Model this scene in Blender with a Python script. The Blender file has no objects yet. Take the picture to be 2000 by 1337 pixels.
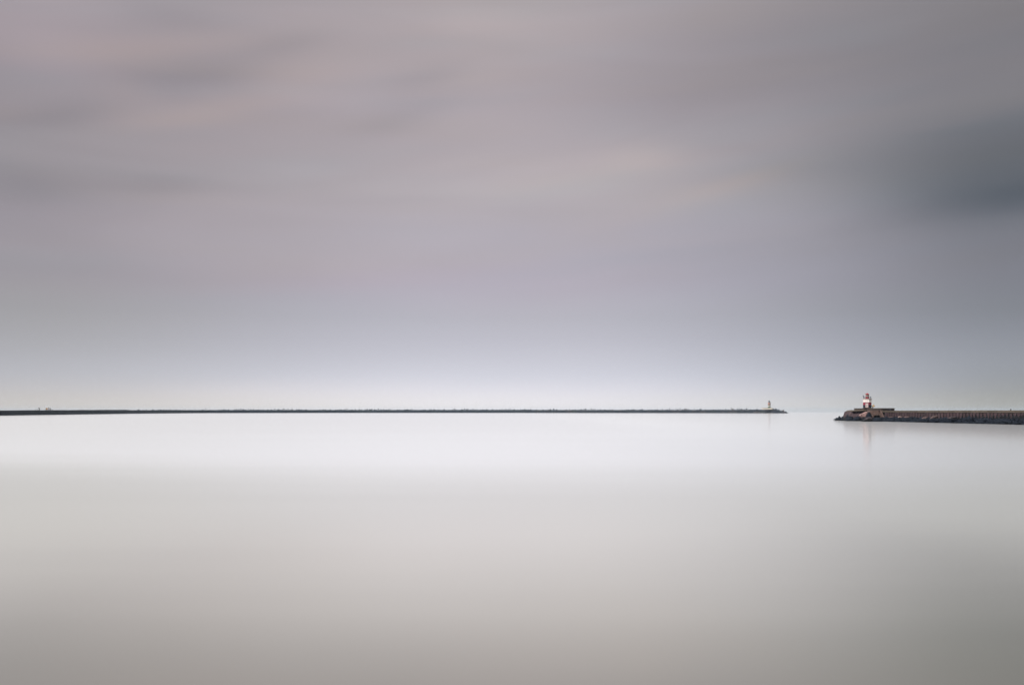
import bpy, bmesh, math, random
from mathutils import Vector, Matrix

random.seed(11)
R = math.radians
SC = bpy.context.scene
COL = SC.collection

# ------------------------------------------------------------------ camera
F = 1944.0            # focal length in pixels of the 2000 px wide photograph (35 mm lens)
EYE = 4.5             # camera height above the water
HOR = 802.5           # eye level in the photograph
RE = 7.4e6            # effective earth radius, the sea falls away with distance
cam_d = bpy.data.cameras.new('camera')
cam = bpy.data.objects.new('camera', cam_d)
COL.objects.link(cam)
cam.location = (0, 0, EYE)
cam.rotation_euler = (R(90), 0, 0)
cam_d.sensor_width = 36.0
cam_d.lens = 36.0 * F / 2000.0
cam_d.shift_y = (HOR - 668.5) / 2000.0
cam_d.clip_start = 0.5
cam_d.clip_end = 60000
SC.camera = cam

# ------------------------------------------------------------------ exposure
SC.view_settings.view_transform = 'Standard'
SC.view_settings.look = 'None'
SC.view_settings.gamma = 1.0
SC.view_settings.use_curve_mapping = False
SC.view_settings.exposure = 1.8
SC.cycles.use_denoising = True
SC.cycles.denoising_input_passes = 'RGB'
SC.cycles.max_bounces = 8
SC.cycles.volume_bounces = 1

# ------------------------------------------------------------------ node helper
class NT:
    def __init__(self, tree):
        self.t = tree
        tree.nodes.clear()
    def n(self, kind, ins=None, **props):
        nd = self.t.nodes.new(kind)
        for k, v in props.items():
            setattr(nd, k, v)
        for k, v in (ins or {}).items():
            self.put(nd.inputs[k], v)
        return nd
    def put(self, sock, v):
        if isinstance(v, bpy.types.NodeSocket):
            self.t.links.new(v, sock)
        elif isinstance(v, (tuple, list)) and len(v) == 3 and sock.type == 'RGBA':
            sock.default_value = (*v, 1)
        else:
            sock.default_value = v
    def m(self, op, a, b=None, c=None, clamp=False):
        nd = self.t.nodes.new('ShaderNodeMath')
        nd.operation = op
        nd.use_clamp = clamp
        self.put(nd.inputs[0], a)
        if b is not None: self.put(nd.inputs[1], b)
        if c is not None: self.put(nd.inputs[2], c)
        return nd.outputs[0]
    def mix(self, f, a, b, blend='MIX'):
        nd = self.t.nodes.new('ShaderNodeMix')
        nd.data_type = 'RGBA'
        nd.blend_type = blend
        nd.clamp_factor = True
        self.put(nd.inputs[0], f)
        self.put(nd.inputs[6], a)
        self.put(nd.inputs[7], b)
        return nd.outputs[2]
    def ramp(self, f, stops, interp='LINEAR'):
        nd = self.t.nodes.new('ShaderNodeValToRGB')
        nd.color_ramp.interpolation = interp
        e = nd.color_ramp.elements
        while len(e) < len(stops): e.new(0.5)
        for el, (p, c) in zip(e, stops):
            el.position = p
            el.color = (*c, 1) if len(c) == 3 else c
        self.put(nd.inputs[0], f)
        return nd.outputs[0]
    def smooth(self, v, a, b):
        nd = self.t.nodes.new('ShaderNodeMapRange')
        nd.interpolation_type = 'SMOOTHSTEP'
        self.put(nd.inputs[0], v)
        nd.inputs[1].default_value = a
        nd.inputs[2].default_value = b
        return nd.outputs[0]
    def noise(self, vec, scale, detail=3, rough=0.5, dist=0.0):
        nd = self.n('ShaderNodeTexNoise', {'Scale': scale, 'Detail': detail, 'Roughness': rough, 'Distortion': dist})
        if vec is not None: self.put(nd.inputs['Vector'], vec)
        return nd.outputs['Fac']

def lin(c):
    return tuple((x / 255 / 12.92) if x / 255 <= 0.04045 else ((x / 255 + 0.055) / 1.055) ** 2.4 for x in c)

# ------------------------------------------------------------------ sun direction
SUN_EL, SUN_AZ = 52.0, -128.0        # azimuth from +Y (view direction), negative = to the left; behind the camera, left
sd = Vector((math.sin(R(SUN_AZ)) * math.cos(R(SUN_EL)), math.cos(R(SUN_AZ)) * math.cos(R(SUN_EL)), math.sin(R(SUN_EL))))

# ------------------------------------------------------------------ world: thin blue sky behind an even cloud deck
world = bpy.data.worlds.new('World')
SC.world = world
world.use_nodes = True
w = NT(world.node_tree)
geo = w.n('ShaderNodeTexCoord')
sep = w.n('ShaderNodeSeparateXYZ', {0: geo.outputs['Generated']})
dx, dy, dz = sep.outputs
el = w.m('MULTIPLY', w.m('ARCSINE', dz), 180 / math.pi)
az = w.m('MULTIPLY', w.m('ARCTAN2', dx, dy), 180 / math.pi)

def sky_dir(px, py):
    x, z = (px - 1000) / F, (HOR - py) / F
    return math.degrees(math.atan2(x, 1)), math.degrees(math.atan2(z, math.hypot(x, 1)))

# colour of the deck by elevation (looking straight out to sea)
EL = [  # (photograph row, colour)
    (806, (226, 224, 227)), (785, (224, 223, 228)), (760, (218, 218, 227)), (735, (210, 211, 222)), (700, (201, 201, 212)),
    (665, (192, 191, 202)), (620, (183, 181, 191)), (560, (180, 175, 186)), (450, (178, 171, 179)), (380, (179, 171, 175)),
    (300, (175, 166, 170)), (200, (171, 162, 167)), (0, (171, 162, 165))]
stops = []
for py, c in EL:
    stops.append((max(0.0, sky_dir(1000, py)[1]) / 40.0, lin(c)))
stops[0] = (0.0, stops[0][1])
stops.append((0.8, lin((160, 152, 156))))
base = w.ramp(w.m('DIVIDE', el, 40.0), stops, 'LINEAR')

# slow fall-off of brightness away from the brightest part of the deck out to sea
def bell(x, c, s):
    d = w.m('DIVIDE', w.m('SUBTRACT', x, c), s)
    return w.m('EXPONENT', w.m('MULTIPLY', w.m('MULTIPLY', d, d), -1.0))
right = w.smooth(az, 2.0, 29.0)
left = w.smooth(w.m('MULTIPLY', az, -1.0), 2.0, 30.0)
low = w.m('SUBTRACT', 1.0, w.smooth(el, 0.0, 4.0))
fall = w.m('SUBTRACT', 1.0, w.m('ADD', w.m('MULTIPLY', right, 0.45), w.m('MULTIPLY', left, 0.27)))
col = w.mix(1.0, base, w.n('ShaderNodeCombineColor', {0: fall, 1: fall, 2: fall}).outputs[0], 'MULTIPLY')
col = w.mix(w.m('MULTIPLY', w.m('MULTIPLY', left, bell(el, 0.3, 1.1)), 0.8), col, w.mix(1.0, col, (1.03, 0.99, 0.91), 'MULTIPLY'))
col = w.mix(w.m('MULTIPLY', right, 0.8), col, w.mix(1.0, col, (0.97, 1.03, 1.05), 'MULTIPLY'))
col = w.mix(w.m('MULTIPLY', w.m('MULTIPLY', right, bell(el, 0.2, 0.9)), 0.8), col, w.mix(1.0, col, (1.12, 1.08, 0.98), 'MULTIPLY'))

# wind-drawn streaks: the long exposure pulls the clouds out along one direction
sv = w.n('ShaderNodeCombineXYZ', {0: w.m('ADD', w.m('MULTIPLY', az, 0.055), w.m('MULTIPLY', el, -0.06)), 1: w.m('MULTIPLY', el, 0.30), 2: 3.7}).outputs[0]
n1 = w.noise(sv, 1.0, 2.5, 0.45, 0.4)
sv2 = w.n('ShaderNodeCombineXYZ', {0: w.m('ADD', w.m('MULTIPLY', az, 0.07), w.m('MULTIPLY', el, -0.16)), 1: w.m('MULTIPLY', el, 0.42), 2: 9.1}).outputs[0]
n2 = w.noise(sv2, 1.0, 2.0, 0.4, 0.3)
upper = w.smooth(el, 3.0, 11.0)
amp = w.m('ADD', 1.0, w.m('MULTIPLY', w.m('MULTIPLY', w.m('SUBTRACT', n1, 0.5), 0.30), upper))
col = w.mix(1.0, col, w.n('ShaderNodeCombineColor', {0: amp, 1: amp, 2: amp}).outputs[0], 'MULTIPLY')
tint = w.ramp(n2, [(0.30, (0.972, 1.005, 1.012)), (0.5, (1.0, 1.0, 1.0)), (0.70, (1.010, 0.998, 0.972))])
col = w.mix(upper, col, w.mix(1.0, col, tint, 'MULTIPLY'))

# single clouds: (px, py, half width px, half height px, tilt, strength, tint)
BLUE, WARM = (0.82, 0.97, 1.05), (1.03, 1.0, 0.965)
CL = [(2000, 325, 260, 82, 0.0, -0.30, (0.86, 0.98, 1.04)), (1990, 386, 170, 36, 0.0, -0.32, (0.84, 0.97, 1.04)), (1985, 285, 300, 95, 0.0, -0.20, BLUE),
      (365, 148, 150, 36, 0.12, -0.16, BLUE), (60, 368, 120, 30, 0.0, -0.14, BLUE), (125, 226, 95, 24, 0.2, -0.10, BLUE),
      (320, 28, 110, 26, 0.0, -0.08, BLUE), (790, 225, 120, 26, 0.25, -0.09, BLUE), (830, 150, 85, 24, 0.2, -0.08, BLUE),
      (310, 360, 100, 18, 0.1, -0.07, BLUE), (560, 85, 90, 22, 0.2, -0.08, BLUE),
      (1480, 110, 340, 100, 0.15, -0.09, (1.04, 0.98, 1.0)), (1380, 215, 260, 60, 0.1, -0.05, (1.0, 1.0, 1.0)),
      (380, 222, 150, 22, 0.25, 0.055, WARM), (330, 88, 190, 20, 0.15, 0.05, WARM), (600, 140, 150, 50, 0.2, 0.05, WARM),
      (1130, 355, 200, 30, 0.1, 0.04, WARM), (1340, 395, 170, 22, 0.2, 0.022, WARM), (1250, 310, 90, 28, 0.0, 0.06, WARM),
      (960, 60, 180, 130, 0.0, 0.06, (1.02, 1.0, 0.97)), (1480, 345, 120, 14, 0.2, 0.018, WARM),
      (2000, 455, 240, 60, 0.0, -0.09, (1.0, 1.0, 1.0)), (1965, 1, 330, 330, 0.0, 0.001, (1.0, 1.0, 0.975)), (470, 150, 420, 220, 0.0, 0.025, (1.015, 1.0, 0.995)), (150, 450, 420, 120, 0.0, 0.004, (1.012, 0.99, 0.998)), (800, 545, 420, 50, 0.0, 0.012, (1.03, 0.985, 1.0)), (520, 500, 420, 70, 0.0, 0.0, (1.0, 1.0, 0.97)), (240, 180, 60, 40, 0.0, 0.05, (1.02, 1.0, 0.98)), (30, 420, 200, 60, 0.0, -0.07, (1.0, 1.0, 0.97)), (2010, 560, 270, 120, 0.0, -0.16, (0.95, 1.0, 1.0)), (2020, 780, 230, 60, 0.0, -0.17, (1.05, 1.0, 0.75)), (0, 0, 260, 110, 0.0, 0.20, (1.02, 0.98, 0.99)),
      (0, 600, 380, 130, 0.0, 0.001, (1.0, 1.0, 0.935)), (1480, 800, 500, 70, 0.0, 0.06, (1.01, 1.0, 1.0)), (420, 800, 600, 60, 0.0, 0.07, (1.02, 1.0, 0.98)), (1000, 800, 700, 60, 0.0, 0.08, (1.01, 1.0, 0.99))]
for px, py, hw, hh, tilt, s, tn in CL:
    a0, e0 = sky_dir(px, py)
    k = 180 / math.pi / F * 1.0
    da = w.m('SUBTRACT', az, a0)
    de = w.m('SUBTRACT', el, e0)
    de = w.m('SUBTRACT', de, w.m('MULTIPLY', da, tilt))
    wob = w.m('MULTIPLY', w.m('SUBTRACT', n2, 0.5), min(hh, 40) * k * 1.3)
    u = w.m('DIVIDE', da, hw * k)
    v = w.m('DIVIDE', w.m('ADD', de, wob), hh * k)
    b = w.m('EXPONENT', w.m('MULTIPLY', w.m('ADD', w.m('MULTIPLY', u, u), w.m('MULTIPLY', v, v)), -1.0))
    full = tuple(t * (1 + s) for t in tn) if s >= 0 else tuple(1 + s * (2 - t) / 1.0 for t in tn)
    col = w.mix(b, col, w.mix(1.0, col, full, 'MULTIPLY'))

sky = w.n('ShaderNodeTexSky', sky_type='NISHITA')
sky.sun_disc = False
sky.sun_elevation = R(SUN_EL)
sky.sun_rotation = R(SUN_AZ)
sky.air_density = 1.0
sky.dust_density = 3.0
bg_sky = w.n('ShaderNodeBackground', {'Color': sky.outputs[0], 'Strength': 0.05})
bg_cloud = w.n('ShaderNodeBackground', {'Color': col, 'Strength': 0.2872})
mixs = w.n('ShaderNodeMixShader', {0: 0.96, 1: bg_sky.outputs[0], 2: bg_cloud.outputs[0]})
out = w.n('ShaderNodeOutputWorld', {'Surface': mixs.outputs[0]})

# ------------------------------------------------------------------ sun behind thin cloud
sun_d = bpy.data.lights.new('sun', 'SUN')
sun_d.energy = 1.5
sun_d.angle = R(12)
sun_d.color = (1.0, 0.93, 0.86)
sun = bpy.data.objects.new('sun', sun_d)
COL.objects.link(sun)
sun.rotation_euler = sd.to_track_quat('Z', 'Y').to_euler()

# ------------------------------------------------------------------ object helpers
def P(px, py, Y):
    """the point at distance Y that the photograph shows at pixel px, py"""
    return Vector(((px - 1000) / F * Y, Y, EYE + (HOR - py) / F * Y))

def drop(x, y):
    return (x * x + y * y) / (2 * RE)

def obj(name, bm, mat, parent=None, smooth=False):
    me = bpy.data.meshes.new(name)
    bmesh.ops.recalc_face_normals(bm, faces=bm.faces)
    bm.to_mesh(me)
    bm.free()
    if smooth:
        for p in me.polygons: p.use_smooth = True
    for m in (mat if isinstance(mat, (list, tuple)) else [mat]):
        me.materials.append(m)
    o = bpy.data.objects.new(name, me)
    COL.objects.link(o)
    if parent: o.parent = parent
    return o

def copy_of(src, parent, loc=(0, 0, 0), rot=(0, 0, 0), scale=(1, 1, 1)):
    o = src.copy()
    COL.objects.link(o)
    o.parent = parent
    o.location, o.rotation_euler, o.scale = loc, rot, scale
    return o

def tag(o, label=None, cat=None, group=None, kind=None):
    for k, v in (('label', label), ('category', cat), ('group', group), ('kind', kind)):
        if v: o[k] = v
    return o

def thing(name, loc, label, cat, group=None, rz=0.0):
    o = bpy.data.objects.new(name, None)
    COL.objects.link(o)
    o.location = loc
    o.rotation_euler = (0, 0, rz)
    o.empty_display_size = 0.5
    return tag(o, label, cat, group)

def add_box(bm, x0, x1, y0, y1, z0, z1, M=None):
    vs = [bm.verts.new((x, y, z)) for z in (z0, z1) for x, y in ((x0, y0), (x1, y0), (x1, y1), (x0, y1))]
    if M is not None:
        for v in vs: v.co = M @ v.co
    for f in ((0, 1, 2, 3), (4, 5, 6, 7), (0, 1, 5, 4), (1, 2, 6, 5), (2, 3, 7, 6), (3, 0, 4, 7)):
        bm.faces.new([vs[i] for i in f])
    return vs

def add_prism(bm, n, r0, r1, z0, z1, rot=0.0, cx=0, cy=0, caps=True):
    """r is the distance to the flat sides"""
    k = 1 / math.cos(math.pi / n)
    ring = []
    for r, z in ((r0, z0), (r1, z1)):
        ring.append([bm.verts.new((cx + r * k * math.cos(rot + (i + .5) * 2 * math.pi / n), cy + r * k * math.sin(rot + (i + .5) * 2 * math.pi / n), z)) for i in range(n)])
    for i in range(n):
        bm.faces.new((ring[0][i], ring[0][(i + 1) % n], ring[1][(i + 1) % n], ring[1][i]))
    if caps:
        bm.faces.new(ring[0][::-1])
        bm.faces.new(ring[1])

def add_bar(bm, a, b, r, n=6):
    a, b = Vector(a), Vector(b)
    q = (b - a).to_track_quat('Z', 'Y')
    L = (b - a).length
    r0 = [bm.verts.new(a + q @ Vector((r * math.cos(i * 2 * math.pi / n), r * math.sin(i * 2 * math.pi / n), 0))) for i in range(n)]
    r1 = [bm.verts.new(a + q @ Vector((r * math.cos(i * 2 * math.pi / n), r * math.sin(i * 2 * math.pi / n), L))) for i in range(n)]
    for i in range(n):
        bm.faces.new((r0[i], r0[(i + 1) % n], r1[(i + 1) % n], r1[i]))
    bm.faces.new(r0[::-1]); bm.faces.new(r1)

def add_hull(bm, pts):
    t = bmesh.new()
    for p in pts: t.verts.new(p)
    r = bmesh.ops.convex_hull(t, input=t.verts)
    bmesh.ops.delete(t, geom=[v for v in t.verts if not v.link_faces], context='VERTS')
    mp = {v: bm.verts.new(v.co) for v in t.verts}
    for f in t.faces: bm.faces.new([mp[v] for v in f.verts])
    t.free()

def rock_pts(sx, sy, sz, n=11, rnd=random):
    pts = []
    for _ in range(n):
        v = Vector((rnd.gauss(0, 1), rnd.gauss(0, 1), rnd.gauss(0, 1))).normalized()
        m = max(abs(v.x), abs(v.y), abs(v.z))
        v = v * (0.62 + 0.38 / m * rnd.uniform(0.75, 1.0))
        pts.append(Vector((v.x * sx / 2, v.y * sy / 2, v.z * sz / 2)))
    return pts

# ------------------------------------------------------------------ materials
def surf(name, colour, rough=0.85, var=0.25, scale=1.0, bump=0.0, metal=0.0, spec=0.3, build=None):
    m = bpy.data.materials.new(name)
    m.use_nodes = True
    t = NT(m.node_tree)
    tc = t.n('ShaderNodeTexCoord').outputs['Object']
    n = t.noise(tc, scale, 5, 0.6)
    n2 = t.noise(tc, scale * 5.3, 4, 0.6)
    k = t.m('ADD', 1 - var, t.m('MULTIPLY', t.m('ADD', n, t.m('MULTIPLY', n2, 0.5)), var * 1.33))
    oi = t.n('ShaderNodeObjectInfo').outputs['Random']
    k = t.m('MULTIPLY', k, t.m('ADD', 1 - var * 0.4, t.m('MULTIPLY', oi, var * 0.8)))
    c = t.mix(1.0, colour, t.n('ShaderNodeCombineColor', {0: k, 1: k, 2: k}).outputs[0], 'MULTIPLY')
    if build: c = build(t, tc, n, n2, c)
    b = t.n('ShaderNodeBsdfPrincipled', {'Base Color': c, 'Roughness': rough, 'Metallic': metal, 'Specular IOR Level': spec})
    if bump:
        t.put(b.inputs['Normal'], t.n('ShaderNodeBump', {'Height': n2, 'Strength': 0.6, 'Distance': bump}).outputs[0])
    t.n('ShaderNodeOutputMaterial', {0: b.outputs[0]})
    return m

def weedy(hi, hi2=None, seams=False, dark=(0.006, 0.008, 0.011)):
    """sea weed and wet algae on everything between the tide marks (height above the water)"""
    def f(t, tc, n, n2, c):
        g = t.n('ShaderNodeNewGeometry').outputs['Position']
        s = t.n('ShaderNodeSeparateXYZ', {0: g})
        # drips: noise stretched downwards
        st = t.n('ShaderNodeVectorMath', {0: g, 1: (0.55, 0.55, 0.10)}, operation='MULTIPLY').outputs[0]
        dr = t.noise(st, 1.6, 4, 0.6)
        lvl = hi
        if hi2 is not None:     # the weed reaches higher on the sheltered landward stretch
            k = t.smooth(s.outputs[1], 415.0, 330.0)
            k = t.m('SUBTRACT', 1.0, t.smooth(s.outputs[1], 330.0, 415.0))
            lvl = t.m('ADD', hi, t.m('MULTIPLY', k, hi2 - hi))
        if seams:               # it climbs along the seams between the panels
            oy = t.m('ABSOLUTE', t.n('ShaderNodeSeparateXYZ', {0: tc}).outputs[1])
            lvl = t.m('ADD', lvl, t.m('MULTIPLY', t.m('MULTIPLY', oy, oy), 1.3))
        h = t.m('SUBTRACT', t.m('ADD', lvl, t.m('MULTIPLY', t.m('SUBTRACT', dr, 0.5), 4.2)), s.outputs[2])
        return t.mix(t.smooth(h, -0.35, 0.45), c, dark)
    return f

M_cap = surf('coping_concrete', (0.085, 0.070, 0.056), 0.9, 0.45, 0.5, 0.03)
M_wall = surf('wall_concrete', (0.052, 0.032, 0.037), 0.85, 0.5, 0.5, 0.04, build=weedy(0.9, 2.7, True))
M_core = surf('core_concrete', (0.012, 0.011, 0.014), 0.9, 0.4, 0.4, 0.04, spec=0.12)
M_head = surf('head_concrete', (0.062, 0.042, 0.050), 0.85, 0.5, 0.4, 0.05, build=weedy(1.9))
M_tan = surf('tan_stone', (0.135, 0.092, 0.080), 0.85, 0.4, 0.5, 0.04, build=weedy(1.3))
M_plat = surf('platform_concrete', (0.075, 0.058, 0.054), 0.88, 0.4, 0.5, 0.03)
M_recess_shade = surf('recess_shade_dark', (0.022, 0.02, 0.026), 0.8, 0.3)
M_rock = surf('wet_dark_rock', (0.0085, 0.0125, 0.0205), 0.8, 0.5, 0.7, 0.08, spec=0.12)
M_rock2 = surf('brown_grey_rock', (0.042, 0.035, 0.040), 0.8, 0.5, 0.6, 0.08, build=weedy(0.9))
def streaks(t, tc, n, n2, c):
    st = t.n('ShaderNodeMapping', {0: tc, 'Rotation': (0, R(-28), 0), 'Scale': (1.1, 0.25, 0.14)}).outputs[0]
    v = t.noise(st, 2.2, 3, 0.5)
    return t.mix(t.smooth(v, 0.50, 0.58), c, (0.045, 0.030, 0.035))
M_slab = surf('pale_pink_slab', (0.36, 0.235, 0.225), 0.8, 0.3, 0.5, 0.05, build=streaks)
M_pale = surf('pale_rock', (0.20, 0.145, 0.135), 0.8, 0.4, 0.8, 0.05)
M_pale2 = surf('dull_pinkish_rock', (0.088, 0.062, 0.062), 0.8, 0.5, 0.8, 0.05)
M_white = surf('white_paint', (0.66, 0.63, 0.615), 0.5, 0.10, 1.2)
M_red = surf('red_paint', (0.235, 0.031, 0.056), 0.45, 0.2, 1.2)
M_red2 = surf('bright_red_paint', (0.30, 0.026, 0.032), 0.45, 0.2, 1.2)
M_lanred = surf('deep_red_paint', (0.22, 0.011, 0.022), 0.45, 0.2, 1.2)
M_black = surf('black_paint', (0.010, 0.014, 0.024), 0.45, 0.3, 1.2)
M_door = surf('door_paint', (0.50, 0.42, 0.41), 0.55, 0.12, 1.5)
M_frame = surf('door_frame_paint', (0.30, 0.24, 0.27), 0.55, 0.1, 1.5)
M_gal = surf('gallery_concrete', (0.42, 0.36, 0.33), 0.8, 0.2, 1.0)
M_steel = surf('grey_steel', (0.09, 0.10, 0.13), 0.5, 0.2, 2.0, metal=0.2)
M_dark = surf('dark_steel', (0.03, 0.03, 0.035), 0.55, 0.2, 2.0)
M_lamp = surf('lamp_dark', (0.028, 0.024, 0.028), 0.4, 0.2, 3.0)
M_cream = surf('lantern_cream_paint', (0.62, 0.56, 0.50), 0.5, 0.1, 2.0)
M_gold = surf('yellow_paint', (0.48, 0.30, 0.11), 0.5, 0.2, 2.0)
M_orange = surf('orange_paint', (0.36, 0.17, 0.045), 0.5, 0.2, 2.0)
M_post = surf('weathered_post', (0.040, 0.033, 0.033), 0.8, 0.3, 1.0)
M_postg = surf('grey_post', (0.10, 0.097, 0.094), 0.8, 0.3, 1.0)
M_bw = surf('breakwater_stone', (0.009, 0.014, 0.022), 0.85, 0.6, 0.05, 0.0,
            build=lambda t, tc, n, n2, c: t.mix(t.smooth(t.noise(tc, 0.09, 4, 0.6), 0.52, 0.66), c, (0.018, 0.028, 0.022)))
M_arm = surf('hazy_armour_concrete', (0.013, 0.022, 0.042), 0.85, 0.5, 0.15, 0.0)  # blue of the distance haze is mixed into the stone colour
M_arm2 = surf('lighter_armour_concrete', (0.105, 0.082, 0.082), 0.85, 0.4, 0.15, 0.0)
M_fgreen = surf('green_paint', (0.020, 0.085, 0.045), 0.5, 0.2, 0.3)
M_fdark = surf('dark_green_paint', (0.014, 0.030, 0.022), 0.5, 0.2, 0.3)
M_fpink = surf('salmon_paint', (0.50, 0.27, 0.23), 0.5, 0.15, 0.3)
M_fcream = surf('cream_paint', (0.58, 0.50, 0.43), 0.5, 0.12, 0.3)
M_plinth = surf('cream_plinth', (0.56, 0.52, 0.45), 0.6, 0.12, 0.2)
M_fgrey = surf('lantern_grey_paint', (0.10, 0.12, 0.14), 0.5, 0.2, 0.3)

def glass():
    m = bpy.data.materials.new('lantern_glass')
    m.use_nodes = True
    t = NT(m.node_tree)
    g = t.n('ShaderNodeBsdfGlossy', {'Roughness': 0.05, 'Color': (0.9, 0.9, 0.9)})
    tr = t.n('ShaderNodeBsdfTransparent', {'Color': (0.93, 0.93, 0.93)})
    fr = t.n('ShaderNodeFresnel', {'IOR': 1.45})
    mx = t.n('ShaderNodeMixShader', {0: fr.outputs[0], 1: tr.outputs[0], 2: g.outputs[0]})
    t.n('ShaderNodeOutputMaterial', {0: mx.outputs[0]})
    return m
M_glass = glass()

ANI = 0.68
def water_mat():
    """silty sea averaged over minutes: a rough mirror over a milky layer painting in brighter reflection over dark depths"""
    m = bpy.data.materials.new('sea_water')
    m.use_nodes = True
    t = NT(m.node_tree)
    g = t.n('ShaderNodeNewGeometry')
    c = t.m('MAXIMUM', t.m('ABSOLUTE', t.n('ShaderNodeVectorMath', {0: g.outputs['Incoming'], 1: g.outputs['Normal']}, operation='DOT_PRODUCT').outputs['Value']), 0.004)
    pos = g.outputs['Position']
    s = t.n('ShaderNodeSeparateXYZ', {0: pos})
    # wind lanes and the edge of the ruffled, paler offshore water
    st = t.n('ShaderNodeVectorMath', {0: pos, 1: (0.010, 0.045, 0.0)}, operation='MULTIPLY').outputs[0]
    n1 = t.noise(st, 1.0, 3, 0.5, 0.5)
    edge = t.m('ADD', s.outputs[1], t.m('ADD', t.m('MULTIPLY', t.m('MINIMUM', t.m('ADD', s.outputs[0], 10.0), 0.0), 0.4), t.m('MULTIPLY', t.m('SUBTRACT', n1, 0.5), 30.0)))
    ax = t.m('ABSOLUTE', t.m('ADD', t.m('ADD', s.outputs[0], 20.0), t.m('MULTIPLY', s.outputs[1], 0.12)))
    side = t.m('SUBTRACT', 1.0, t.smooth(t.m('DIVIDE', ax, t.m('ADD', 25.0, t.m('MULTIPLY', t.m('MAXIMUM', s.outputs[1], 0.0), 0.7))), 0.25, 1.0))
    deep = t.smooth(edge, 40.0, 98.0)
    off = t.m('MULTIPLY', deep, side)
    n2 = t.noise(t.n('ShaderNodeVectorMath', {0: pos, 1: (0.004, 0.030, 0.0)}, operation='MULTIPLY').outputs[0], 1.0, 4, 0.55, 0.3)
    lane = t.m('ADD', 0.80, t.m('MULTIPLY', n2, 0.40))
    tau = t.m('MULTIPLY', t.m('MULTIPLY', 0.171, lane), t.m('SUBTRACT', t.m('SUBTRACT', 1.0, t.m('MULTIPLY', t.smooth(s.outputs[0], 1.0, 15.0), 0.29)), t.m('MULTIPLY', t.smooth(s.outputs[0], -2.0, -11.0), 0.14)))  # layer thins toward both sides, painting corner vignetting into the water
    milk_sheen = t.m('SUBTRACT', 1.0, t.m('EXPONENT', t.m('MULTIPLY', t.m('POWER', t.m('DIVIDE', tau, c), 3.0), -1.0)))  # silt milk whose weight paints in brightness the mirrored sky lacks
    milk_sheen = t.m('MULTIPLY', milk_sheen, t.m('ADD', t.m('ADD', 0.80, t.m('MULTIPLY', deep, 0.10)), t.m('MULTIPLY', off, 0.06)))
    milk_sheen_c = t.mix(deep, (0.917, 0.95, 0.892), (0.895, 0.94, 0.985))  # near silt tone; far tone paints in the lavender sky reflection
    d1 = t.n('ShaderNodeBsdfDiffuse', {'Color': milk_sheen_c})
    d0 = t.n('ShaderNodeBsdfDiffuse', {'Color': (0.050, 0.047, 0.028)})
    body = t.n('ShaderNodeMixShader', {0: milk_sheen, 1: d0.outputs[0], 2: d1.outputs[0]})
    top = t.m('SUBTRACT', t.m('SUBTRACT', 0.86, t.m('MULTIPLY', deep, 0.06)), t.m('MULTIPLY', off, 0.12))
    fr = t.m('ADD', 0.02, t.m('MULTIPLY', t.m('POWER', t.m('SUBTRACT', 1.0, c), 2.2), top))
    rough = t.m('ADD', 0.058, t.m('MULTIPLY', n2, 0.02))
    swell = t.n('ShaderNodeCombineXYZ', {0: 1.0, 1: 0.0, 2: 0.0}).outputs[0]      # crests lie across the bay: slopes run along Y
    lee = t.m('MULTIPLY', t.smooth(s.outputs[0], 2.0, 62.0), t.smooth(s.outputs[1], 50.0, 160.0))    # calmer in the lee of the pier
    rough = t.m('MULTIPLY', rough, t.m('SUBTRACT', 1.0, t.m('MULTIPLY', lee, 0.32)))
    gl = t.n('ShaderNodeBsdfAnisotropic', {'Color': (1, 1, 1), 'Roughness': rough, 'Anisotropy': ANI, 'Tangent': swell}, distribution='MULTI_GGX')
    mx = t.n('ShaderNodeMixShader', {0: fr, 1: body.outputs[0], 2: gl.outputs[0]})
    t.n('ShaderNodeOutputMaterial', {0: mx.outputs[0]})
    return m

# ------------------------------------------------------------------ the sea
bm = bmesh.new()
rad = [700.0]
while rad[-1] < 12000: rad.append(rad[-1] * 1.07)
NS = 240
prev = None
for r in rad:
    if r == 0:
        ring = [bm.verts.new((0, 0, 0))]
    else:
        ring = [bm.verts.new((r * math.sin(i * 2 * math.pi / NS), r * math.cos(i * 2 * math.pi / NS), -r * r / (2 * RE))) for i in range(NS)]
    if prev is not None:
        for i in range(NS):
            if len(prev) == 1: bm.faces.new((prev[0], ring[i], ring[(i + 1) % NS]))
            else: bm.faces.new((prev[i], ring[i], ring[(i + 1) % NS], prev[(i + 1) % NS]))
    else: bm.faces.new(ring)
    prev = ring
sea = obj('sea', bm, water_mat(), smooth=True)
tag(sea, kind='structure')
if sum(p.normal.z for p in sea.data.polygons) < 0: sea.data.flip_normals()

# ------------------------------------------------------------------ far breakwater
BW = [(-220, 800, 5.1), (0, 1030, 5.35), (100, 1250, 5.9), (200, 1600, 6.7), (300, 2100, 7.9), (400, 2600, 9.1), (700, 3000, 9.8), (1000, 3000, 10.2),
      (1250, 2750, 9.4), (1400, 2550, 9.2), (1480, 2430, 9.7), (1512, 2390, 9.8), (1528, 2370, 6.0), (1541, 2350, 1.0)]
def bw_at(px):
    for (a, ya, ha), (b, yb, hb) in zip(BW, BW[1:]):
        if a <= px <= b:
            k = (px - a) / (b - a)
            return ya + (yb - ya) * k, ha + (hb - ha) * k
    return BW[-1][1], BW[-1][2]
def bw_pt(px, off=0.0, z=0.0):
    """point of the breakwater: off metres behind its front crest edge"""
    Y, h = bw_at(px)
    x = (px - 1000) / F * Y
    d = drop(x, Y)
    return Vector((x, Y + off, z - d)), h
bwt = thing('breakwater', bw_pt(700)[0], 'long low dark breakwater stretching across the horizon from the left edge', 'breakwater')
bwo = bwt.location.copy()
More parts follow.
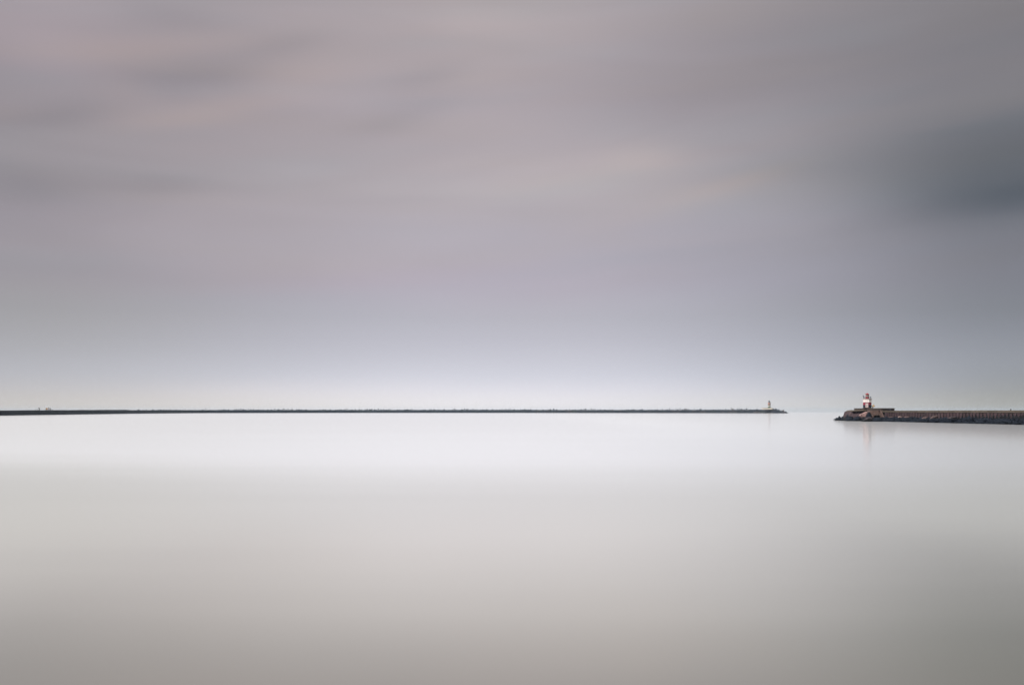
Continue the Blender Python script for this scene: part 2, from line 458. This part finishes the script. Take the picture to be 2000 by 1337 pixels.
bm = bmesh.new()
prev = None
px = -220.0
stations = []
while px <= 1541:
    stations.append(px)
    px += 6 if px > 1480 else 14
stations.append(1541)
rnd = random.Random(5)
for px in stations:
    p, h = bw_pt(px)
    rough = 0.25 if px < 250 else 0.7
    hh = max(0.5, h - (0.0 if px < 250 else 1.0) + rnd.uniform(-rough, rough) * 0.4)
    tip = 0.35 if px > 1530 else 1.0
    sec = [(-hh * 1.5 * tip, -2.5), (0, hh), (9 * tip, hh), (9 * tip + hh * 1.5, -2.5)]
    ring = [bm.verts.new(p + Vector((0, a, z)) - bwo) for a, z in sec]
    if prev:
        for i in range(3): bm.faces.new((prev[i], prev[i + 1], ring[i + 1], ring[i]))
    else: bm.faces.new(ring)
    prev = ring
bm.faces.new(prev[::-1])
obj('embankment', bm, M_bw, bwt)

# armour stones: the ones along the crest stand up singly, the rest is one heap
protos = []
for k in range(5):
    bm = bmesh.new()
    add_hull(bm, rock_pts(1, 1, 1, 12, rnd))
    o = obj('armour_block', bm, M_arm if k < 4 else M_arm2, bwt)
    protos.append(o)
first = [True] * 5
px = 255.0
cnt = 0
def put_block(px, off, z, s):
    global cnt
    p, h = bw_pt(px, off, z)
    k = rnd.choice((0, 1, 2, 3, 3, 4)) if px > 1100 else rnd.choice((0, 1, 2, 3))
    rot = (rnd.uniform(-.35, .35), rnd.uniform(-.35, .35), rnd.uniform(0, 3.1))
    sc = (s * rnd.uniform(1.0, 1.7), s * rnd.uniform(.9, 1.4), s * rnd.uniform(.75, 1.1))
    if first[k]:
        first[k] = False
        o = protos[k]
        o.location, o.rotation_euler, o.scale = p - bwo, rot, sc
    else:
        copy_of(protos[k], bwt, p - bwo, rot, sc)
    cnt += 1
while px < 1536 and cnt < 298:
    Y, h = bw_at(px)
    s = rnd.uniform(2.2, 4.4) if px > 420 else rnd.uniform(1.0, 2.6)
    clump = 0.5 + 0.5 * math.sin(px * 0.045 + 1.7 * math.sin(px * 0.013))
    if rnd.random() < 0.40 + 0.5 * clump:
        put_block(px, rnd.uniform(-1, 3), h - 1.0 + rnd.uniform(-0.5, 2.8) * (0.3 + clump * 0.9) - (0.8 if px > 1485 and px < 1510 else 0), s)
    px += rnd.uniform(2.2, 6.0) if px > 420 else rnd.uniform(4, 14)
bm = bmesh.new()
bm2 = bmesh.new()
px = 235.0
while px < 1538:
    Y, h = bw_at(px)
    for _ in range(3):
        k = rnd.random()
        off = -h * 1.5 * k
        z = (h - 1.0) * (1 - k) + rnd.uniform(-.2, .5)
        p, _h = bw_pt(px + rnd.uniform(-3, 3), off, z)
        s = rnd.uniform(2.0, 4.2)
        Mx = Matrix.Translation(p - bwo) @ Matrix.Rotation(rnd.uniform(0, 6), 4, 'Z') @ Matrix.Rotation(rnd.uniform(-.6, .6), 4, 'X')
        tgt = bm2 if (px > 1050 and rnd.random() < 0.32) else bm
        add_hull(tgt, [Mx @ v for v in rock_pts(s * 1.4, s, s, 9, rnd)])
    px += rnd.uniform(2.5, 4.5)
tag(obj('armour_heap', bm, M_arm, bwt), kind='stuff')
tag(obj('pale_armour_heap', bm2, M_arm2, bwt), kind='stuff')

# ------------------------------------------------------------------ far lighthouse
FX, FY = 1502.3, 2392.0
fs = FY / F
base_p = P(FX, 796.3, FY)
fl = thing('lighthouse', base_p, 'small far lighthouse banded in green, cream and salmon at the tip of the long breakwater', 'lighthouse')
def zf(py): return (796.3 - py) * fs
def band(name, parent, mat, r0, r1, z0, z1, n=20):
    bm = bmesh.new()
    add_prism(bm, n, r0, r1, z0, z1)
    return obj(name, bm, mat, parent, smooth=False)
rr = lambda py: (2.62 + (796.3 - 786) * 0 + (796.3 - py) * -0.012) * fs
band('lower_green_band', fl, M_fgreen, rr(796.3), rr(793.6), 0, zf(793.6))
band('cream_band', fl, M_fcream, rr(793.6), rr(791.2), zf(793.6), zf(791.2))
band('dark_green_band', fl, M_fdark, rr(791.2), rr(789.1), zf(791.2), zf(789.1))
band('salmon_band', fl, M_fpink, rr(789.1), rr(786.3), zf(789.1), zf(786.3))
g = band('gallery', fl, M_fgrey, 2.5 * fs, 2.9 * fs, zf(786.3), zf(785.5))
bm = bmesh.new()
add_box(bm, 1.5 * fs, 3.9 * fs, -1.0 * fs, 1.0 * fs, zf(785.9), zf(785.2))
obj('bracket', bm, M_fgrey, g)
band('lantern_room', fl, M_fgrey, 1.35 * fs, 1.3 * fs, zf(785.5), zf(783.0), 12)
r = band('roof', fl, M_fdark, 1.55 * fs, 0.15 * fs, zf(783.0), zf(781.7), 12)
band('finial', r, M_fgrey, 0.12 * fs, 0.05 * fs, zf(781.7), zf(781.0), 8)
bm = bmesh.new()
p0 = P(1498.3, 799.2, 2394) 
hw = 9.4 * 2394 / F
add_box(bm, -hw, hw, -5.5, 5.5, 0, 2.95 * 2394 / F)
add_box(bm, -hw * 1.02, hw * 1.02, -5.8, 5.8, 2.95 * 2394 / F, 3.25 * 2394 / F)
pl = obj('plinth', bm, M_plinth)
pl.location = p0
tag(pl, 'long cream platform under the far green and cream lighthouse', 'platform')

# ------------------------------------------------------------------ posts and the orange board on the near end of the breakwater
def on_bw(px):
    p, h = bw_pt(px, 2.0)
    p.z += h - 0.15
    return p, p.y / F
p, s = on_bw(75.2)
t = thing('marker_post', p, 'dark thick post with a slanting brace, left of the orange board on the breakwater', 'post')
bm = bmesh.new(); add_box(bm, -.65 * s, .65 * s, -.3, .3, 0, 4.7 * s); obj('post', bm, M_post, t)
bm = bmesh.new(); add_box(bm, -1.9 * s, -.66 * s, -.2, .2, 3.3 * s, 4.9 * s); obj('board', bm, M_postg, t)
bm = bmesh.new(); add_bar(bm, (-4.6 * s, 0, 3.1 * s), (-2.4 * s, 0, 0), .28 * s); obj('brace', bm, M_post, t)
p, s = on_bw(67.6)
bm = bmesh.new(); add_box(bm, -.45 * s, .45 * s, -.2, .2, 0, 1.4 * s)
o = obj('bollard', bm, M_post); o.location = p; tag(o, 'tiny dark stub on the breakwater, farthest left of the posts', 'bollard')
p, s = on_bw(89.8)
t = thing('orange_sign', p, 'orange board on grey legs standing on the breakwater between two posts', 'sign')
bm = bmesh.new(); add_box(bm, -1.5 * s, 1.6 * s, -.12, .12, 1.5 * s, 4.6 * s); obj('board', bm, M_orange, t)
bm = bmesh.new(); add_box(bm, -1.75 * s, -1.505 * s, -.2, .2, 0, 4.5 * s); L = obj('leg', bm, M_post, t)
bm = bmesh.new(); add_box(bm, -1.2 * s, -.3 * s, -.1, .1, 0, 1.49 * s); obj('leg', bm, M_postg, t)
copy_of(bpy.data.objects['leg.001'], t, (1.6 * s, 0, 0))
for px, hgt, wd, mt, lb in ((93.9, 5.5, .75, M_post, 'tall brown grey post just right of the orange board on the breakwater'),
                            (96.9, 4.3, .8, M_postg, 'shorter pale grey post, second right of the orange board'),
                            (100.5, 1.6, .7, M_post, 'short stub right of the pale grey post on the breakwater')):
    p, s = on_bw(px)
    bm = bmesh.new()
    add_prism(bm, 8, wd * s, wd * s * .85, 0, hgt * s)
    o = obj('marker_post', bm, mt); o.location = p; tag(o, lb, 'post')
for px, hgt, lb in ((401.5, 2.4, 'thin dark stake on the crest of the breakwater, nearest its near end'), (570, 2.0, 'thin dark stake on the breakwater left of the middle'), (804.5, 1.7, 'thin dark stake near the middle of the breakwater')):
    p, s = on_bw(px)
    bm = bmesh.new(); add_prism(bm, 6, .4 * s, .35 * s, 0, (hgt + .8) * s)
    o = obj('stake', bm, M_post); o.location = p; tag(o, lb, 'stake')

# ------------------------------------------------------------------ the near pier
# left (visible) face of the pier, from the head towards the camera: (X, Y)
LF = [(163.0, 474.0), (164.5, 442.5), (167.0, 405.0), (172.0, 330.0), (178.4, 234.0)]
def lf(Y):
    for (xa, ya), (xb, yb) in zip(LF, LF[1:]):
        if yb <= Y <= ya:
            return xa + (xb - xa) * (ya - Y) / (ya - yb)
    return LF[-1][0]
TOP = 4.75
pier = thing('pier', (166, 440, 0), 'dark reddish concrete harbour pier running in from the right, with a stepped head', 'pier')
po = pier.location.copy()
def strip(name, mat, Ys, x0, x1, z0, z1, parent=pier):
    """a wall or slab that follows the pier: x0, x1 are offsets from its left face"""
    bm = bmesh.new()
    prev = None
    for Y in Ys:
        x = lf(Y)
        ring = [bm.verts.new(Vector((x + a, Y, z)) - po) for a, z in ((x0, z0), (x1, z0), (x1, z1), (x0, z1))]
        if prev:
            for i in range(4): bm.faces.new((prev[i], prev[(i + 1) % 4], ring[(i + 1) % 4], ring[i]))
        else: bm.faces.new(ring)
        prev = ring
    bm.faces.new(prev[::-1])
    return obj(name, bm, mat, parent)
strip('core', M_core, [474, 458, 442.5, 420, 405, 368, 330, 280, 234], 0.0, 10.0, -2.0, 3.95)
# coping stones, each a little out of line
Y = 441.9
rnd = random.Random(21)
k = 0
while Y > 236:
    L = rnd.uniform(5.2, 6.4)
    dzz = rnd.uniform(-0.05, 0.06)
    bm = bmesh.new()
    x, x2 = lf(Y), lf(Y - L + .06)
    ov = 0.38 + rnd.uniform(-.05, .05)
    add_hull(bm, [Vector(v) - po for v in ((x - ov, Y, 3.98), (x + 9.9, Y, 3.98), (x2 + 9.9, Y - L + .06, 3.98), (x2 - ov, Y - L + .06, 3.98),
                  (x - ov, Y, TOP + dzz - .08), (x - ov + .08, Y, TOP + dzz), (x + 9.9, Y, TOP + dzz), (x2 + 9.9, Y - L + .06, TOP + dzz), (x2 - ov + .08, Y - L + .06, TOP + dzz), (x2 - ov, Y - L + .06, TOP + dzz - .08))])
    obj('coping_stone', bm, M_cap, pier)
    Y -= L
# face panels between dark ribs
bm = bmesh.new()
add_box(bm, -0.25, 0.0, -1.02, 1.02, -0.6, 3.94)
panel = obj('wall_panel', bm, M_wall, pier)
bm = bmesh.new()
add_box(bm, -0.34, 0.02, -0.13, 0.13, -0.6, 3.92)
rib = obj('wall_rib', bm, M_core, pier)
Y = 438.0
k = 0
while Y > 238:
    x = lf(Y)
    ang = math.atan2(lf(Y - 1) - lf(Y + 1), 2.0)
    for src, yy in ((panel, Y), (rib, Y - 1.18)):
        loc = Vector((lf(yy) - 0.02 + (rnd.uniform(-.05, .05) if src is panel else 0), yy, 0)) - po
        if k == 0: o = src; o.location = loc
        else: o = copy_of(src, pier, loc)
        o.rotation_euler = (0, 0, ang)
    k += 1
    Y -= 2.36
# foot of the wall: dark weedy rubble
bm = bmesh.new()
Y = 470.0
while Y > 236:
    x = lf(Y)
    for _ in range(2):
        kk = rnd.random()
        s = rnd.uniform(0.9, 2.0)
        ctr = Vector((x - 0.3 - 3.0 * kk, Y + rnd.uniform(-.6, .6), 1.45 * (1 - kk) + rnd.uniform(-.25, .3))) - po
        Mx = Matrix.Translation(ctr) @ Matrix.Rotation(rnd.uniform(0, 6), 4, 'Z') @ Matrix.Rotation(rnd.uniform(-.6, .6), 4, 'X')
        add_hull(bm, [Mx @ v for v in rock_pts(s * 1.5, s * 1.2, s, 10, rnd)])
    Y -= 0.55
tag(obj('foot_rubble', bm, M_rock, pier), kind='stuff')

# raised platform of the head
strip('platform', M_plat, [473.5, 458, 442.6], -0.25, 5.6, 3.955, 5.62)
strip('platform_coping', M_cap, [473.7, 458, 442.4], -0.35, 5.7, 5.62, 5.86)
def box_part(name, mat, x0, x1, y0, y1, z0, z1, parent=pier):
    bm = bmesh.new()
    add_box(bm, x0 - po.x, x1 - po.x, y0 - po.y, y1 - po.y, z0, z1)
    return obj(name, bm, mat, parent)
# the end wall of the platform that faces the camera, its recesses' shade painted on as dark boxes
def px_box(name, mat, pa, pb, qa, qb, Y, d, parent=pier):
    a, b = P(pa, qb, Y), P(pb, qa, Y)
    return box_part(name, mat, a.x, b.x, Y - d, Y + 0.3, a.z, b.z, parent)
px_box('recess_shade', M_recess_shade, 1724, 1729.5, 797.9, 799.7, 442.4, 0.06)
px_box('recess_shade', M_recess_shade, 1731.5, 1736.6, 798.0, 799.9, 442.4, 0.06)
px_box('recess_shade', M_recess_shade, 1741, 1745.6, 797.9, 800.3, 442.4, 0.06)
px_box('hatch', M_steel, 1737, 1740.6, 798.2, 799.9, 442.4, 0.1)
# body of the head: battered reddish concrete, then the lighter block-work bastion
def outline_part(name, mat, pts, Y, depth, lean, parent=pier, top=None):
    """solid with the given front outline at distance Y, leaning back by `lean` metres per metre of height"""
    bm = bmesh.new()
    f, b = [], []
    for px, py in pts:
        v = P(px, py, Y)
        off = lean * (v.z + 0.5)
        q = P(px, py, Y + off)
        f.append(bm.verts.new(q - po))
        b.append(bm.verts.new(q + Vector((1.0, depth, 0)) - po))
    bm.faces.new(f); bm.faces.new(b[::-1])
    for i in range(len(f)):
        j = (i + 1) % len(f)
        bm.faces.new((f[i], b[i], b[j], f[j]))
    return obj(name, bm, mat, parent)
outline_part('head_body', M_head, [(1658.5, 822.5), (1660.3, 809), (1662.2, 804), (1665.5, 802.2), (1671, 801), (1702, 800.2), (1702, 822.5)], 455, 12, 0.9)
rows = [(801.2, 804.2), (804.2, 807.3), (807.3, 810.6), (810.6, 814.6)]
rnd = random.Random(8)
for i, (a, b) in enumerate(rows):
    x0 = 1700.5 + (i % 2) * 0.3
    x1 = (1719.0, 1721.5, 1723.0, 1725.0)[i]
    x = x0
    while x < x1 - 2:
        wdt = min(rnd.uniform(5.2, 7.4), x1 - x)
        if not (i == 3 and x < 1716 and x + wdt > 1711.0):
            A, B = P(x + .08, b - .08, 439), P(x + wdt - .08, a + .08, 439)
            bm = bmesh.new()
            d = rnd.uniform(-.06, .06)
            Yl = 439 + 0.5 * (B.z - 1) * 0.6
            add_box(bm, A.x - po.x, B.x - po.x, Yl - 0.5 + d - po.y, Yl + 3.0 - po.y, A.z, B.z)
            obj('block', bm, M_tan, pier)
        x += wdt
outline_part('bastion_core', M_core, [(1700, 822), (1700, 800.8), (1719, 800.8), (1726, 815), (1727, 822)], 440.8, 6, 0.25)
outline_part('head_coping', M_cap, [(1664.6, 803.0), (1668, 801.2), (1672, 800.3), (1702, 799.6), (1702, 801.0), (1680, 801.9), (1671, 802.3)], 453.4, 12, 0.9)
outline_part('slanted_buttress', M_tan, [(1718.6, 801.4), (1722.2, 801.4), (1724.5, 808), (1728.6, 815.2), (1723.4, 815.2)], 438.2, 4.0, 0.06)

# ------------------------------------------------------------------ single rocks of the pier head
def rock(mat, pts, Y, depth, label, front=0.5, seed=0, group=None):
    r_ = random.Random(seed)
    cx = sum(p[0] for p in pts) / len(pts); cy = sum(p[1] for p in pts) / len(pts)
    zs = P(cx, max(p[1] for p in pts), Y)
    org = Vector((zs.x, Y, min(zs.z, 0) ))
    allp = []
    for px, py in pts:
        allp.append(P(px, py, Y + r_.uniform(-.15, .15) * depth) - org)
        qx, qy = cx + (px - cx) * front, cy + (py - cy) * front + 0.6
        allp.append(P(qx, qy, Y - depth * r_.uniform(.4, .6)) - org)
        allp.append(P(cx + (px - cx) * .8, cy + (py - cy) * .8, Y + depth * r_.uniform(.4, .6)) - org)
    bm = bmesh.new()
    add_hull(bm, allp)
    o = obj('boulder', bm, mat)
    o.location = org
    return tag(o, label, 'rock', 'boulders around the pier head')
rock(M_rock, [(1626.5, 819.4), (1629, 817.8), (1633, 816.8), (1638, 818), (1640, 822)], 486, 5, 'flat dark rock trailing into the water at the outermost tip of the pier head', seed=1)
rock(M_rock, [(1631, 822), (1632, 816.2), (1634.5, 814.8), (1637, 816), (1639, 822)], 487, 3, 'small dark rock between the flat tip and the tall pointed rock', seed=2)
rock(M_rock, [(1634.5, 822), (1636.5, 815), (1638.8, 811.6), (1640.5, 812.4), (1643, 816), (1645, 822)], 485, 4, 'dark pointed rock rising like a tooth near the tip of the pier head', seed=3)
rock(M_rock, [(1640, 822), (1643, 814.2), (1648, 810.9), (1652, 810.6), (1657, 815), (1658, 822)], 474, 5, 'broad dark rock right of the pointed tooth', seed=4)
rock(M_rock2, [(1646.5, 813), (1649, 810.3), (1653.4, 809.2), (1656.4, 810.8), (1655, 814)], 471.5, 3, 'brownish rock with a pale top perched on the low spit', seed=5)
rock(M_rock, [(1651, 816), (1654.5, 809.0), (1658.2, 807.6), (1662, 810), (1663, 817)], 462, 3, 'dark rock wedged against the foot of the reddish head', seed=6)
rock(M_pale, [(1658.8, 809.3), (1660.6, 805.6), (1662.4, 805.9), (1662, 809.3)], 455.6, 1.6, 'small rock coloured as a pink highlight on the outer corner of the reddish head', seed=7)  # pale tone paints a small pink highlight on the corner
rock(M_rock, [(1650, 823), (1653, 815), (1659, 812), (1665, 813), (1670, 823)], 456, 5, 'dark rock at the waterline below the outer corner of the head', seed=8)
rock(M_rock, [(1662, 823), (1667, 816), (1671, 813.4), (1676, 812.4), (1681, 815), (1686, 823)], 452, 6, 'large dark domed rock at the waterline left of the pale slab', front=.6, seed=9)
sl = rock(M_slab, [(1676.6, 811.3), (1681, 808), (1685, 806), (1691, 803.6), (1696, 802.9), (1692.5, 809), (1690.5, 814), (1684.5, 814)], 449, 2.2, 'pale pink slanting slab with dark diagonal streaks below the lighthouse', front=.85, seed=10)
rock(M_rock, [(1691, 815), (1692.5, 810), (1696.6, 804), (1700, 805.5), (1702.5, 811), (1704, 818), (1694, 820)], 437, 3, 'steep dark block leaning beside the right end of the pale slab', front=.6, seed=11)
rock(M_rock2, [(1682, 823), (1688, 817), (1696, 813.6), (1702, 814), (1706, 818), (1708, 823)], 434, 5, 'grey brown rock lying at the waterline under the lighthouse', front=.6, seed=12)
rock(M_rock, [(1703, 823.5), (1706, 815.6), (1713, 814.6), (1722, 816), (1728, 824)], 433, 5, 'dark rock below the opening in the tan block wall', front=.7, seed=13)
rock(M_pale2, [(1724.5, 813.2), (1726, 812.2), (1729, 813.8), (1728.5, 815), (1726, 814.8)], 428, 1.2, 'small pale rock at the foot of the slanted buttress', seed=14)
rock(M_pale2, [(1735, 814.8), (1736.5, 813.8), (1742, 812.9), (1745, 813.4), (1744.5, 815)], 421, 1.5, 'thin pinkish rock lying against the wall right of the buttress', seed=15)
rock(M_pale, [(1753.5, 815), (1754.2, 812.6), (1757, 812.0), (1762.5, 813.4), (1763.4, 815.2)], 412.5, 1.8, 'brightest pale rock at the foot of the wall', seed=16)
rock(M_pale2, [(1765, 815), (1767, 813.4), (1773, 812.3), (1777, 813.4), (1776, 815.4)], 406, 1.6, 'pale rock just right of the brightest one at the wall foot', seed=17)
rock(M_pale2, [(1799, 817), (1802, 814.6), (1809, 813.2), (1812, 814.2), (1811, 817.5)], 392, 1.8, 'pinkish rock half way along the wall foot', seed=18)
rock(M_pale2, [(1815, 818), (1820, 812.5), (1830, 810.5), (1833, 811.5), (1828, 815.5)], 385, 1.5, 'long pinkish slanting slab against the wall, right of half way', seed=19)
rock(M_rock2, [(1851, 817), (1854, 813.6), (1861, 812.6), (1868, 815), (1866, 818)], 372, 1.6, 'dull brown rock at the wall foot, last before the dark stretch', seed=20)

# bollard on the pier
p = P(1974.2, 801.6, 342)
bo = thing('bollard', (p.x, p.y, TOP + .02), 'small dark mooring bollard on top of the pier near the right edge', 'bollard')
bm = bmesh.new(); add_prism(bm, 10, .17, .15, 0, .36); obj('shaft', bm, M_dark, bo)
bm = bmesh.new(); add_prism(bm, 10, .24, .2, .36, .48); obj('cap', bm, M_dark, bo)

# ------------------------------------------------------------------ the near lighthouse
LX, LY = 1693.9, 460.0
ls = LY / F
lp = P(LX, 796.2, LY)
lp.z = 5.87
face = math.atan2(-lp.y, -lp.x)          # a flat side looks at the camera
lh = thing('lighthouse', lp, 'red, white and black eight-sided lighthouse on the stepped pier head', 'lighthouse', rz=face)
def zl(py): return (796.2 - py) * ls + (P(0, 796.2, LY).z - 5.87)
def oct_(name, mat, r0, r1, pa, pb, parent=lh, n=8):
    bm = bmesh.new()
    add_prism(bm, n, r0 * ls, r1 * ls, zl(pa) if pa is not None else 0.0, zl(pb), rot=0.0)
    return obj(name, bm, mat, parent)
R0 = 7.75
oct_('footing', M_plat, R0 + .9, R0 + .7, None, 795.9)
oct_('black_band', M_black, R0, R0 - .02, 795.9, 790.5)
oct_('red_band', M_red, R0 - .02, R0 - .02, 790.5, 785.1)
oct_('white_ledge', M_white, R0 + .45, R0 + .35, 785.1, 783.3)
oct_('white_band', M_white, R0 + .1, R0 + .1, 783.3, 779.8)
ga = oct_('gallery', M_gal, R0 + .55, R0 + .75, 779.8, 778.3)
bm = bmesh.new()
nb = 8
k = 1 / math.cos(math.pi / nb)
def corner(i, r): 
    a = (i + .5) * 2 * math.pi / nb
    return Vector((r * k * math.cos(a), r * k * math.sin(a), 0)) * ls
rail = thing('railing', (0, 0, 0), None, None)
rail.parent = lh
z0, z1 = zl(778.3), zl(774.4)
bm = bmesh.new()
for i in range(8):
    a, b = corner(i, R0 - .5), corner(i + 1, R0 - .5)
    add_bar(bm, a + Vector((0, 0, z1)), b + Vector((0, 0, z1)), .045)
    add_bar(bm, a + Vector((0, 0, (z0 + z1) / 2)), b + Vector((0, 0, (z0 + z1) / 2)), .03)
obj('rail', bm, M_steel, rail)
pst = None
for i in range(8):
    a, b = corner(i, R0 - .5), corner(i + 1, R0 - .5)
    for q in (a, (a + b) / 2):
        if pst is None:
            bm = bmesh.new(); add_bar(bm, (0, 0, z0), (0, 0, z1), .045)
            pst = obj('post', bm, M_steel, rail); pst.location = q
        else: copy_of(pst, rail, q)
# lantern
oct_('lantern_base', M_lanred, 3.4, 3.35, 778.3, 774.3)
oct_('lantern_sill', M_cream, 3.45, 3.45, 774.3, 773.9)
lr = thing('lantern_room', (0, 0, 0), None, None); lr.parent = lh
za, zb = zl(773.9), zl(770.3)
pane0 = bar0 = None
for i in range(8):
    a, b = corner(i, 3.1), corner(i + 1, 3.1)
    bm = bmesh.new(); add_bar(bm, (a.x, a.y, za), (a.x, a.y, zb), .07); obj('glazing_bar', bm, M_cream, lr)
    d = (b - a).normalized() * .08
    nrm = Vector((-(b - a).y, (b - a).x, 0)).normalized() * .015
    bm = bmesh.new(); add_hull(bm, [v + Vector((0, 0, z)) for v in (a + d - nrm, b - d - nrm, a + d + nrm, b - d + nrm) for z in (za, zb)])
    obj('pane', bm, M_glass, lr)
    if i in (2, 3, 4):     # blind panels on the landward side
        bm = bmesh.new(); add_hull(bm, [v * .95 + Vector((0, 0, z)) for v in (a + d - nrm, b - d - nrm, a + d + nrm * 2, b - d + nrm * 2) for z in (za, zb)])
        obj('blind_panel', bm, M_cream, lr)
lm = oct_('lamp', M_lamp, .45, .45, 773.9, 772.9, lh, 10)
bm = bmesh.new()
bmesh.ops.create_icosphere(bm, subdivisions=2, radius=1.15 * ls, matrix=Matrix.Translation((0, 0, zl(771.9))) @ Matrix.Diagonal((1, 1, 1.15, 1)))
obj('lens', bm, M_lamp, lm, smooth=True)
rf = oct_('roof', M_red2, 3.95, .5, 769.6, 767.6)
oct_('eaves', M_lanred, 3.6, 3.9, 770.3, 769.6, rf)
bm = bmesh.new()
bmesh.ops.create_icosphere(bm, subdivisions=2, radius=.55 * ls, matrix=Matrix.Translation((0, 0, zl(767.3))))
obj('vent_ball', bm, M_red2, rf, smooth=True)
# door on the side that faces the camera (local +X looks to the camera, local -Y ... +Y runs right to left)
rx = R0 * ls
pr = lambda px: -(px - LX) * ls * -1.0
def face_box(name, mat, pa, pb, qa, qb, d0, d1, parent):
    ya, yb = (pa - LX) * ls, (pb - LX) * ls
    bm = bmesh.new()
    add_box(bm, rx + d0, rx + d1, ya, yb, zl(qb), zl(qa))
    return obj(name, bm, mat, parent)
dr = face_box('door', M_door, 1690.9, 1695.3, 787.0, 795.4, -.05, .06, lh)
for nm, a in (('door_frame', (1690.2, 1690.85, 786.6, 795.6)), ('door_frame', (1695.35, 1696.0, 786.6, 795.6)), ('door_frame', (1690.86, 1695.34, 786.4, 786.95))):
    face_box(nm, M_frame, *a, -.05, .10, dr)
face_box('door_leaf_joint', M_frame, 1693.02, 1693.18, 787.2, 795.2, .055, .07, dr)
face_box('handle', M_dark, 1692.3, 1693.6, 792.0, 792.9, .055, .12, dr)
face_box('step', M_plat, 1689.8, 1696.4, 795.45, 795.9, .1, .7, lh)
# floodlight arm on the left of the gallery, horn on the right
def lpt(px, py, d=0.0): return Vector((d, (px - LX) * ls, zl(py)))
bm = bmesh.new(); add_bar(bm, lpt(1688.2, 778.3), lpt(1686.9, 773.4), .13)
fa = obj('floodlight', bm, M_steel, lh)
bm = bmesh.new()
q = (lpt(1686.3, 772.2) - lpt(1687.0, 774.2)).to_track_quat('Z', 'Y').to_matrix().to_4x4()
add_box(bm, -.2, .2, -.19, .19, 0, .65, Matrix.Translation(lpt(1687.05, 774.4)) @ q)
obj('lamp_housing', bm, M_steel, fa)
bm = bmesh.new(); add_bar(bm, lpt(1699.7, 778.3), lpt(1699.7, 775.2), .11)
ho = obj('horn_post', bm, M_steel, lh)
bm = bmesh.new()
add_hull(bm, [lpt(x, y, d) for d in (-.2, .2) for x, y in ((1698.9, 774.2), (1701.1, 774.0), (1700.5, 775.7), (1699.2, 775.6))])
obj('horn', bm, M_steel, ho)

# yellow marker beside the lighthouse
yp = P(1704.6, 797, 459)
ym = thing('yellow_marker', (yp.x, yp.y, 5.86), 'small yellow cone-topped marker on a dark stub right beside the red and white lighthouse', 'marker', rz=0)
def zy(py): return P(0, py, 459).z - 5.86
ys = 459 / F
def y_hull(name, mat, pts, d, parent=ym):
    bm = bmesh.new()
    add_hull(bm, [Vector(((x - 1704.6) * ys, e, zy(y))) for x, y in pts for e in (-d, d)])
    return obj(name, bm, mat, parent)
y_hull('stub', M_dark, [(1703.9, 797), (1705.5, 797), (1705.3, 794), (1704.0, 794)], .2)
y_hull('bell', M_gold, [(1703.9, 794.0), (1704.6, 791.6), (1706.2, 790.2), (1707.0, 791), (1707.6, 793.2), (1706.6, 794)], .38)
y_hull('fin', M_post, [(1706.4, 790.2), (1706.9, 790.4), (1709.2, 793.8), (1707.9, 793.6)], .12)
y_hull('arm', M_steel, [(1702.1, 791.8), (1702.1, 792.9), (1703.9, 793.2), (1703.9, 792.2)], .1)
bm = bmesh.new(); add_bar(bm, ((1706.6 - 1704.6) * ys, 0, zy(790.6)), ((1706.8 - 1704.6) * ys, 0, zy(787.2)), .03)
obj('rod', bm, M_postg, ym)

# ------------------------------------------------------------------ sea haze
hz = bpy.data.materials.new('sea_haze')
hz.use_nodes = True
t = NT(hz.node_tree)
v = t.n('ShaderNodeVolumePrincipled', {'Color': (0.64, 0.81, 1.0), 'Density': 0.000036})
t.n('ShaderNodeOutputMaterial', {'Volume': v.outputs[0]})
bm = bmesh.new()
add_box(bm, -12600, 12600, -12600, 12600, -12.0, 34.0)
tag(obj('haze', bm, hz), kind='stuff')
